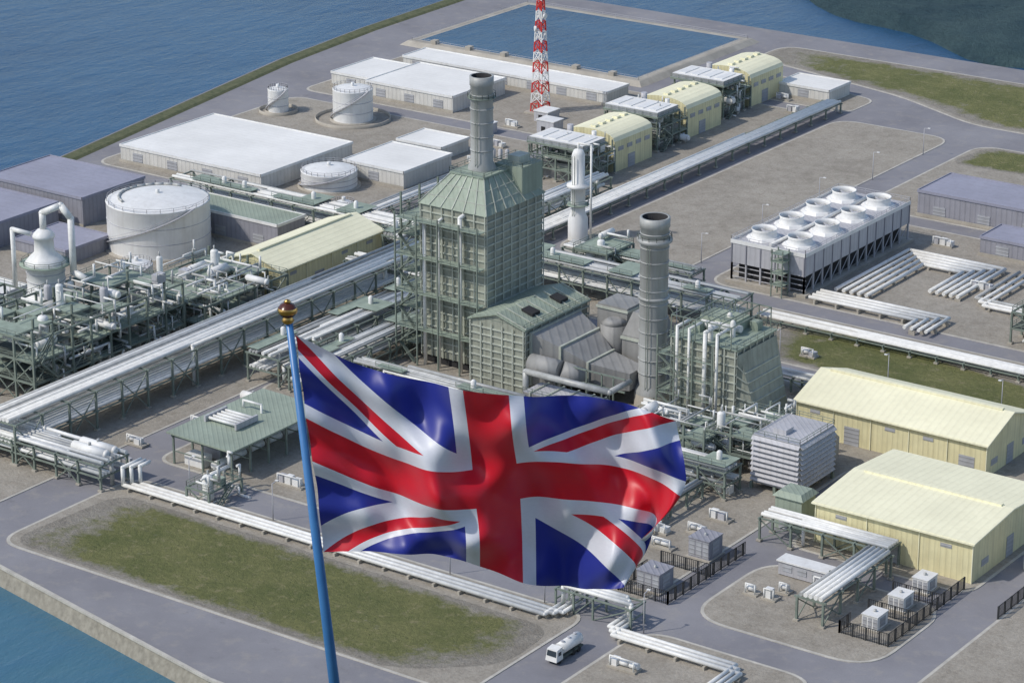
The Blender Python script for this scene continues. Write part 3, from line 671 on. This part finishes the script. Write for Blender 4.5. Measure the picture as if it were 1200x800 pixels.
# ------------------------------------------------------------------ boiler 2 and second stack
b=MB(); sx,sy=49,-15.5; b.rev((sx,sy,0),[(4,.1),(4,3),(3.1,4.5)],'concrete',28); stack(b,(sx,sy),3.1,4,43.5)
b.rev((sx,sy,37.5),[(3.12,0),(3.9,.6),(3.9,1.2),(3.12,1.5)],'stack',32); b.rev((sx,sy,25),[(3.12,0),(3.5,.1),(3.5,.6),(3.12,.7)],'stack',32)
b.obj('exhaust_stack')
b=MB(); x0,x1,y0,y1=58,74,-22,-6
clad(b,x0,x1,y0,y1,3,20,dz=1.9,dx=2.7)
b.hexa([(x1+.5,y0,0),(x1+6,y0+2,0),(x1+6,y1-2,0),(x1+.5,y1,0)],[(x1+.5,y0,19),(x1+1,y0+1,17),(x1+1,y1-1,17),(x1+.5,y1,19)],'panel')
for k in range(8):
    t=k/8; xx=x1+6-5*t; b.beam((xx+.1,y0+2-t,17*t),(xx+.1,y1-2+t,17*t),.3,'panell'); b.beam((x1+.5,y0-.1,19*t),(xx,y0+2-t-.1,17*t),.25,'panell')
b.box(x0-.5,x1+.5,y0-.5,y1+.5,20,20.25,'deck')
b.rail([(x0-.5,y0-.5,20.25),(x1+.5,y0-.5,20.25),(x1+.5,y1+.5,20.25),(x0-.5,y1+.5,20.25)],'steel',closed=True)
rnd=random.Random(11)
for k in range(10):
    x=rnd.uniform(x0+1,x1-4);y=rnd.uniform(y0+1,y1-3)
    if k%3==0: b.cyl((x,y,21.6),(x+4,y,21.6),.8,'white',14)
    elif k%3==1: b.rev((x,y,20.25),[(.6,0),(.6,3.2),(.4,3.6),(.01,3.8)],'white',12)
    else: b.box(x,x+2,y,y+2,20.25,22.2,'groof')
b.box(x0+2,x1-5,y0+8,y1-2,20.3,23,'groof'); b.rail([(x0+2,y0+8,23),(x1-5,y0+8,23),(x1-5,y1-2,23),(x0+2,y1-2,23)],'steel',closed=True)
for k in range(6): b.beam((x0+k*3,y0-.4,20),(x0+k*3,y0-.4,25),.2,'steel'); b.beam((x0+k*3,y1,20),(x0+k*3,y1,25),.2,'steel'); b.beam((x0+k*3,y0-.4,25),(x0+k*3,y1,25),.2,'steel')
b.beam((x0,y0-.4,25),(x0+15,y0-.4,25),.22,'steel'); b.beam((x0,y1,25),(x0+15,y1,25),.22,'steel')
for lv in range(4):
    z=3.5+lv*4.4
    b.box(x0-1.8,x0-.4,y0-2.5,y1,z,z+.12,'deck'); b.box(x0-1.8,x1-4,y0-3,y0-2.51,z,z+.12,'deck'); b.rail([(x0-1.8,y1,z),(x0-1.8,y0-3,z),(x1-4,y0-3,z)],'steel')
    b.beam((x0-1.8+(lv%2)*5,y0-3,z-3.5),(x0+3.2-(lv%2)*5,y0-3,z),.5,'steel',.2)
for x in (x0-1.8,x0+2.5,x0+7,x1-4): b.beam((x,y0-3,0),(x,y0-3,21),.3,'steel')
for y in (y0+4,y0+10,y1): b.beam((x0-1.8,y,0),(x0-1.8,y,21),.3,'steel')
for x,r in ((60,.35),(63,.3),(67,.45),(70,.35)): b.pipe([(x,y0-1.2,.5),(x,y0-1.2,23),(x,y0+4,23)],r,'pipe')
b.obj('heat_recovery_boiler')
b=MB(); x0,x1,y0,y1=91,102,-43,-29
b.box(x0,x1,y0,y1,1.5,12,'louv','ltgrey')
for i in range(9):
    z=2.2+i*1.1; b.hexa([(x0-.05,y0-.7,z),(x1+.05,y0-.7,z),(x1+.05,y0-.02,z+.5),(x0-.05,y0-.02,z+.5)],[(x0-.05,y0-.7,z+.12),(x1+.05,y0-.7,z+.12),(x1+.05,y0-.02,z+.75),(x0-.05,y0-.02,z+.75)],'ltgrey')
    b.hexa([(x1+.02,y0,z+.5),(x1+.7,y0,z),(x1+.7,y1,z),(x1+.02,y1,z+.5)],[(x1+.02,y0,z+.75),(x1+.7,y0,z+.12),(x1+.7,y1,z+.12),(x1+.02,y1,z+.75)],'ltgrey')
for x in (x0,(x0+x1)/2,x1):
    for y in (y0,y1): b.beam((x,y,0),(x,y,1.6),.6,'steel')
b.hexa([(x0+1,y1,2),(x1-1,y1,2),(x1-3,y1+8,2),(x0+3,y1+8,2)],[(x0+1,y1,11),(x1-1,y1,11),(x1-3,y1+8,6),(x0+3,y1+8,6)],'duct')
b.rail([(x0,y0,12),(x1,y0,12),(x1,y1,12),(x0,y1,12)],'steel',closed=True); b.box(x0+3,x0+6,y0+3,y0+6,12.004,13,'ltgrey')
b.obj('inlet_filter_house')
# ------------------------------------------------------------------ small ground equipment
def cabinet(x,y,w,d,h,m='ltgrey'):
    b=MB(); b.box(x-w/2-.4,x+w/2+.4,y-d/2-.4,y+d/2+.4,.1,.4,'concrete'); b.box(x-w/2,x+w/2,y-d/2,y+d/2,.4,h,m,m)
    b.box(x-w/2-.12,x+w/2+.12,y-d/2-.12,y+d/2+.12,h,h+.18,m)
    for i in range(3): b.box(x-w/2+.2+i*w/3,x-w/2+w/3-.1+i*w/3,y-d/2-.06,y-d/2-.004,.7,h-.3,'louv')
    b.box(x+w/2+.004,x+w/2+.08,y-d/4,y+d/4,.8,h-.5,'louv'); b.rev((x,y,h+.18),[(.3,0),(.3,.4),(.01,.5)],'pipeg',10)
    b.obj('electrical_cabinet')
cabinet(101,-77,4.6,5,4.2,'wallgrey'); cabinet(101,-95,5,5,4,'wallgrey')
for y in (-86,-76,-66.5): cabinet(143,y,3.2,4,3,'white')
def fence(pts,h=2.6,name='security_fence'):
    b=MB()
    for a,c in zip(pts,pts[1:]):
        a=Vector((*a,.1));c=Vector((*c,.1));L=(c-a).length;k=max(1,int(L/.45))
        for z in (.3,h): b.beam(a+Vector((0,0,z)),c+Vector((0,0,z)),.1,'black')
        for i in range(k+1):
            p=a.lerp(c,i/k); b.beam(p,p+Vector((0,0,h)),.28 if i%6==0 else .1,'black')
    b.obj(name)
fence([(139,-92),(149,-92),(149,-62)]); fence([(139,-92),(139,-88)]);fence([(139,-81),(149,-81)]);fence([(139,-71.5),(149,-71.5)])
fence([(96,-100),(107,-100),(107,-72)]); fence([(96,-85),(107,-85)]); fence([(96,-100),(96,-90)]);fence([(160,-70),(160,-40)])
def skid(x,y,L,seed):
    r=random.Random(seed);b=MB(); b.box(x,x+L,y,y+2.4,.1,.5,'concrete')
    for i in range(int(L/2)):
        if r.random()<.6: b.box(x+.3+i*2,x+1.8+i*2,y+.4,y+2,.5,.5+r.uniform(1,1.8),r.choice(('white','ltgrey','white')))
        else: b.cyl((x+.3+i*2,y+1.2,1.3),(x+2+i*2,y+1.2,1.3),.6,'white',12)
    b.pipe([(x+.5,y+.3,.5),(x+.5,y+.3,2.4),(x+L-.5,y+.3,2.4),(x+L-.5,y+.3,.5)],.15,'pipe'); b.obj('pump_skid')
for k,(x,y,L) in enumerate([(116,-88,3),(120,-88,3),(121,-84,2.5),(125,-78,4),(60,-64,8),(70,-70,6),(62,-90,8),(84,-74,6),(40,-60,8),(30,-80,8),(-24,-110,5),(10,-98,7),(92,-62,5),(88,-20,4),(-110,150,5),(-122,118,3),(-100,130,4),(46,122,6),(70,96,6),(84,100,5),(120,104,6),(150,100,8),(60,30,4),(90,-80,5),(92,-70,4),(86,-50,4),(-30,-100,5),(-26,-84,6),(-12,-60,6),(-4,-52,5),(112,-128,6),(120,-136,4),(-60,222.8,5),(-50,212,4),(-96,112,3)]): skid(x,y,L,k)
b=MB(); b.box(117,131,-76.5,-73.5,.3,3,'ltgrey','white'); b.box(116.7,131.3,-76.8,-73.2,3,3.3,'white')
for i in range(4): b.box(118+i*3.2,120+i*3.2,-76.62,-76.51,1.2,2.4,'louv')
b.obj('switchgear_cabin')
b=MB(); b.box(105,111,-57.5,-52,.1,7,'groof'); b.hexa([(104.5,-58,7),(111.5,-58,7),(111.5,-51.5,7),(104.5,-51.5,7)],[(105.5,-57,8),(110.5,-57,8),(110.5,-52.5,8),(105.5,-52.5,8)],'groof'); b.box(106,108,-57.6,-57.51,.2,2.6,'louv'); b.obj('valve_house')
b=MB(); b.rev((156,-46,0),[(2.2,.1),(2.2,8),(1.5,9),(.01,9.4)],'white',20); b.obj('storage_tank')
def lorry(x,y,m='white'):
    b=MB(); b.box(x-1.1,x+1.1,y,y+8.6,.7,1.0,'steeld')
    b.hexa([(x-1.2,y-.1,.7),(x+1.2,y-.1,.7),(x+1.2,y+2,.7),(x-1.2,y+2,.7)],[(x-1.1,y+.3,2.9),(x+1.1,y+.3,2.9),(x+1.1,y+1.9,3.1),(x-1.1,y+1.9,3.1)],m)
    b.quad([(x-1,y-.02,1.7),(x+1,y-.02,1.7),(x+.95,y+.2,2.7),(x-.95,y+.2,2.7)],'glass'); b.box(x+1.15,x+1.18,y+.6,y+1.5,1.7,2.4,'glass')
    b.cyl((x,y+2.4,2.1),(x,y+8.6,2.1),1.1,m,20); b.cyl((x,y+8.6,2.1),(x,y+8.9,2.1),1.1,m,20,.6)
    for q in (3.5,5.5,7.5): b.cyl((x,y+q,3.1),(x,y+q,3.4),.35,'ltgrey',10)
    for yy in (1.1,5.6,7.2):
        for xx in (-1.15,.85): b.cyl((x+xx,y+yy,.55),(x+xx+.3,y+yy,.55),.52,'rubber',14)
    b.obj('tanker_lorry')
lorry(103.5,-133)
def lamp(x,y,a):
    b=MB(); b.cyl((x,y,.1),(x,y,8),.13,'ltgrey',8,.08); b.beam((x,y,8),(x+1.6*math.cos(a),y+1.6*math.sin(a),8.2),.12,'ltgrey'); b.box(x+1.5*math.cos(a)-.35,x+1.5*math.cos(a)+.35,y+1.5*math.sin(a)-.2,y+1.5*math.sin(a)+.2,8.1,8.3,'white'); b.obj('street_lamp')
for i in range(6): lamp(0+i*22,-112.8,math.pi/2)
for i in range(5): lamp(30+i*28,24.6,-math.pi/2)
for i in range(5): lamp(5.5,75+i*30,0)
# ------------------------------------------------------------------ hillside viewpoint under the camera
C=Vector((360.2,-504.9,225.7)); Rv=Vector((.8141,.5807,0)); Nv=Vector((-.5807,.8141,0))
def prof(s):
    if s<0: return 223.6-max(0,-s-150)*.7
    if s<27: return 223.6-s*(14.9/27)
    if s<31: return 208.7-(s-27)*.3
    return 207.5-(s-31)*1.1
ss=[-500,-400,-300,-200,-120,-60,-30,-15,-5,0,5,10,15,20,24,27,29,31,35,40,50,60,80,100,120,140,160,180,200,230]
ts=[-320,-260,-200,-160,-120,-90,-60,-40,-25,-15,-8,-4,0,4,8,15,25,40,60,90,120,160,200,260,320]
b=MB(); rnd=random.Random(2)
for s in ss:
    for t in ts:
        z=prof(s)-max(0,abs(t)-50)*.75; z+=rnd.uniform(-.15,.15) if -5<s<31 else rnd.uniform(-3,1); z=max(z,-6)
        p=C+Rv*t+Nv*s; b.v.append((p.x,p.y,z))
nt=len(ts)
for i in range(len(ss)-1):
    for j in range(nt-1): b.face((i*nt+j,i*nt+j+1,(i+1)*nt+j+1,(i+1)*nt+j),'verge',True)
b.obj('hillside')
# ------------------------------------------------------------------ flag pole and flag
t=NT('blue_pole_paint'); n=t.noise(3,4); c=t.mix(n,lin(48,104,166),lin(76,136,194)); t.l(c,t.bs.inputs['Base Color']); t.bs.inputs['Roughness'].default_value=.35; M['pole']=t.m
t=NT('brass'); t.bs.inputs['Metallic'].default_value=1; t.bs.inputs['Roughness'].default_value=.3; t.l(t.mix(t.noise(30,3),(.5,.25,.06),(.85,.55,.2)),t.bs.inputs['Base Color']); M['gold']=t.m
M['wood']=paint('dark_varnish',(.09,.025,.014),.25,.3,8)
P0=Vector((341.82,-483.25,215.74))
def L(dx,dy,dep=0): return P0+Rv*(dx/110)+Vector((0,0,-dy/103.4))+Nv*dep
root=bpy.data.objects.new('flag_pole',None); scene.collection.objects.link(root)
b=MB(); b.cyl(L(1,8),L(77,790),.038,'pole',20,.078); b.obj('pole',root)
b=MB(); ax=L(0,0)
b.rev(ax+Vector((-.0,0,-.1)),[(.05,-.03),(.07,0),(.05,.03),(.045,.05)],'gold',24)
b.rev(ax+Vector((0,0,.015)),[(.03,-.085),(.075,-.065),(.1,-.03)],'wood',24)
b.rev(ax+Vector((0,0,.015)),[(.1,-.03),(.108,-.012),(.108,.012),(.1,.03)],'gold',24)
b.rev(ax+Vector((0,0,.015)),[(.1,.03),(.075,.065),(.03,.085)],'wood',24)
b.rev(ax+Vector((0,0,.1)),[(.03,0),(.04,.01),(.025,.03),(.001,.04)],'gold',24); b.obj('finial',root)
b=MB(); g=L(75,775); b.rev((g.x,g.y,208.2),[(.5,-.4),(.5,.25),(.2,.3),(.09,.5)],'concrete',20); b.obj('footing',root)
def cr(p,t):
    n=len(p)-1; x=t*n; i=min(int(x),n-1); u=x-i
    g=lambda k:p[k] if 0<=k<=n else (2*p[0]-p[1] if k<0 else 2*p[n]-p[n-1])
    a,b_,c,d=g(i-1),g(i),g(i+1),g(i+2)
    return b_+ (c-a)*(.5*u)+(a*2-b_*5+c*4-d)*(.5*u*u)+(b_*3-a-c*3+d)*(.5*u*u*u)
rows=[ # cloth control points (offset from pole head), u = 0,.2,.4,.6,.8,1
 [(9,26),(88,64),(180,85),(285,98),(378,103),(458,128)],
 [(15,86),(97,127),(188,152),(290,148),(392,158),(468,180)],
 [(22,150),(106,192),(193,210),(298,198),(404,210),(474,236)],
 [(30,216),(112,240),(200,262),(300,264),(396,268),(468,284)],
 [(35,288),(116,287),(200,296),(300,333),(374,332),(432,318)]]
rows=[[Vector(p) for p in r] for r in rows]
NU,NV=210,100; vs=[];uv=[]
for j in range(NV+1):
    v=j/NV
    for i in range(NU+1):
        u=i/NU; col=[cr(r,u) for r in rows]; p=cr(col,v)
        A=min(1,u*2.6+.05)
        d=.24*A*math.sin(2*math.pi*(1.7*u+.30*v)-.6)+.15*A*math.sin(2*math.pi*(3.1*u-1.0*v)+1)+.07*A*math.sin(2*math.pi*(6.1*u+1.3*v)+.5*math.sin(6*v))+.035*A*math.sin(2*math.pi*(2*u+3.6*v))+.02*A*math.sin(2*math.pi*(11*u-2.2*v))
        d+=.06*math.sin(2*math.pi*(4.5*v+1.2*u))*max(0,1-u*3)
        e=max(0,u-.8)*5; d+=.4*e*e*max(0,v-.15)
        # the fly end turns back behind the cloth towards the lower corner
        q=max(0,(u-.86)/.14); vv=min(1,max(0,(v-.3)/.4)); vv=vv*vv*(3-2*vv)
        p=Vector((p.x-62*q*q*vv,p.y+14*q*q*vv)); d+=.22*q*vv
        vs.append(tuple(L(p.x,p.y+d*33,-.04+d))); uv.append((u,1-v))
fs=[(j*(NU+1)+i,(j+1)*(NU+1)+i,(j+1)*(NU+1)+i+1,j*(NU+1)+i+1) for j in range(NV) for i in range(NU)]
me=bpy.data.meshes.new('flag'); me.from_pydata(vs,[],fs); ul=me.uv_layers.new(name='UVMap')
for l in me.loops: ul.data[l.index].uv=uv[l.vertex_index]
for p in me.polygons: p.use_smooth=True
t=NT('union_flag_cloth'); sp=t.n('ShaderNodeSeparateXYZ'); t.l(t.tc.outputs['UV'],sp.inputs[0])
X=t.math('MULTIPLY_ADD',sp.outputs[0],60,-30); Y=t.math('MULTIPLY_ADD',sp.outputs[1],30,-15)
aX=t.math('ABSOLUTE',X);aY=t.math('ABSOLUTE',Y);sg=t.math('SIGN',X); k=math.sqrt(1.25)
lt=lambda a,c:t.math('LESS_THAN',a,c)
red=t.math('MAXIMUM',lt(aX,3),lt(aY,3)); whc=t.math('MAXIMUM',lt(aX,5),lt(aY,5))
sal=None;rs=None
for s_ in (.5,-.5):
    d=t.math('DIVIDE',t.math('MULTIPLY_ADD',X,s_,Y),k); dd=t.math('MULTIPLY',d,sg)
    w=lt(t.math('ABSOLUTE',d),3); r=t.math('MULTIPLY',lt(dd,2),t.math('GREATER_THAN',dd,0))
    sal=w if sal is None else t.math('MAXIMUM',sal,w); rs=r if rs is None else t.math('MAXIMUM',rs,r)
BL=lin(34,48,150);WH=(.80,.83,.90);RD=lin(222,16,34)
c=t.mix(sal,BL,WH); c=t.mix(rs,c,RD); c=t.mix(whc,c,WH); c=t.mix(red,c,RD)
wv=t.noise(90,2,.5,vec=t.tc.outputs['UV']); c=t.mix(t.math('MULTIPLY',wv,.12),c,sc(BL,.6))
t.l(c,t.bs.inputs['Base Color']); t.bs.inputs['Roughness'].default_value=.42; t.bs.inputs['Sheen Weight'].default_value=.2
tr=t.n('ShaderNodeBsdfTranslucent'); t.l(c,tr.inputs[0]); ms=t.n('ShaderNodeMixShader'); ms.inputs[0].default_value=.16
t.l(t.bs.outputs[0],ms.inputs[1]); t.l(tr.outputs[0],ms.inputs[2]); t.l(ms.outputs[0],t.out.inputs[0])
me.materials.append(t.m); o=bpy.data.objects.new('union_flag',me); scene.collection.objects.link(o); o.parent=root
# ------------------------------------------------------------------ light, sky, camera
EL=math.radians(47); AZ=math.radians(216)
w=bpy.data.worlds.new('World'); scene.world=w; w.use_nodes=True; nt_=w.node_tree
sky=nt_.nodes.new('ShaderNodeTexSky'); sky.sky_type='NISHITA'; sky.sun_disc=False; sky.sun_elevation=EL; sky.sun_rotation=AZ
nt_.links.new(sky.outputs[0],nt_.nodes['Background'].inputs[0]); nt_.nodes['Background'].inputs[1].default_value=.15
sd=bpy.data.lights.new('sun','SUN'); sd.energy=2.6; sd.angle=math.radians(1.2); sd.color=(1,.94,.85)
so=bpy.data.objects.new('sun',sd); scene.collection.objects.link(so)
dv=Vector((math.sin(AZ)*math.cos(EL),math.cos(AZ)*math.cos(EL),math.sin(EL))); so.rotation_euler=dv.to_track_quat('Z','Y').to_euler(); so.location=(0,0,400)
cd=bpy.data.cameras.new('camera'); cd.sensor_width=36; cd.lens=99; cd.clip_start=1; cd.clip_end=40000
cam=bpy.data.objects.new('camera',cd); scene.collection.objects.link(cam); cam.location=C; cam.rotation_euler=(math.radians(70),0,math.radians(35.5)); scene.camera=cam
scene.view_settings.view_transform='Standard'; scene.view_settings.look='None'; scene.view_settings.exposure=0
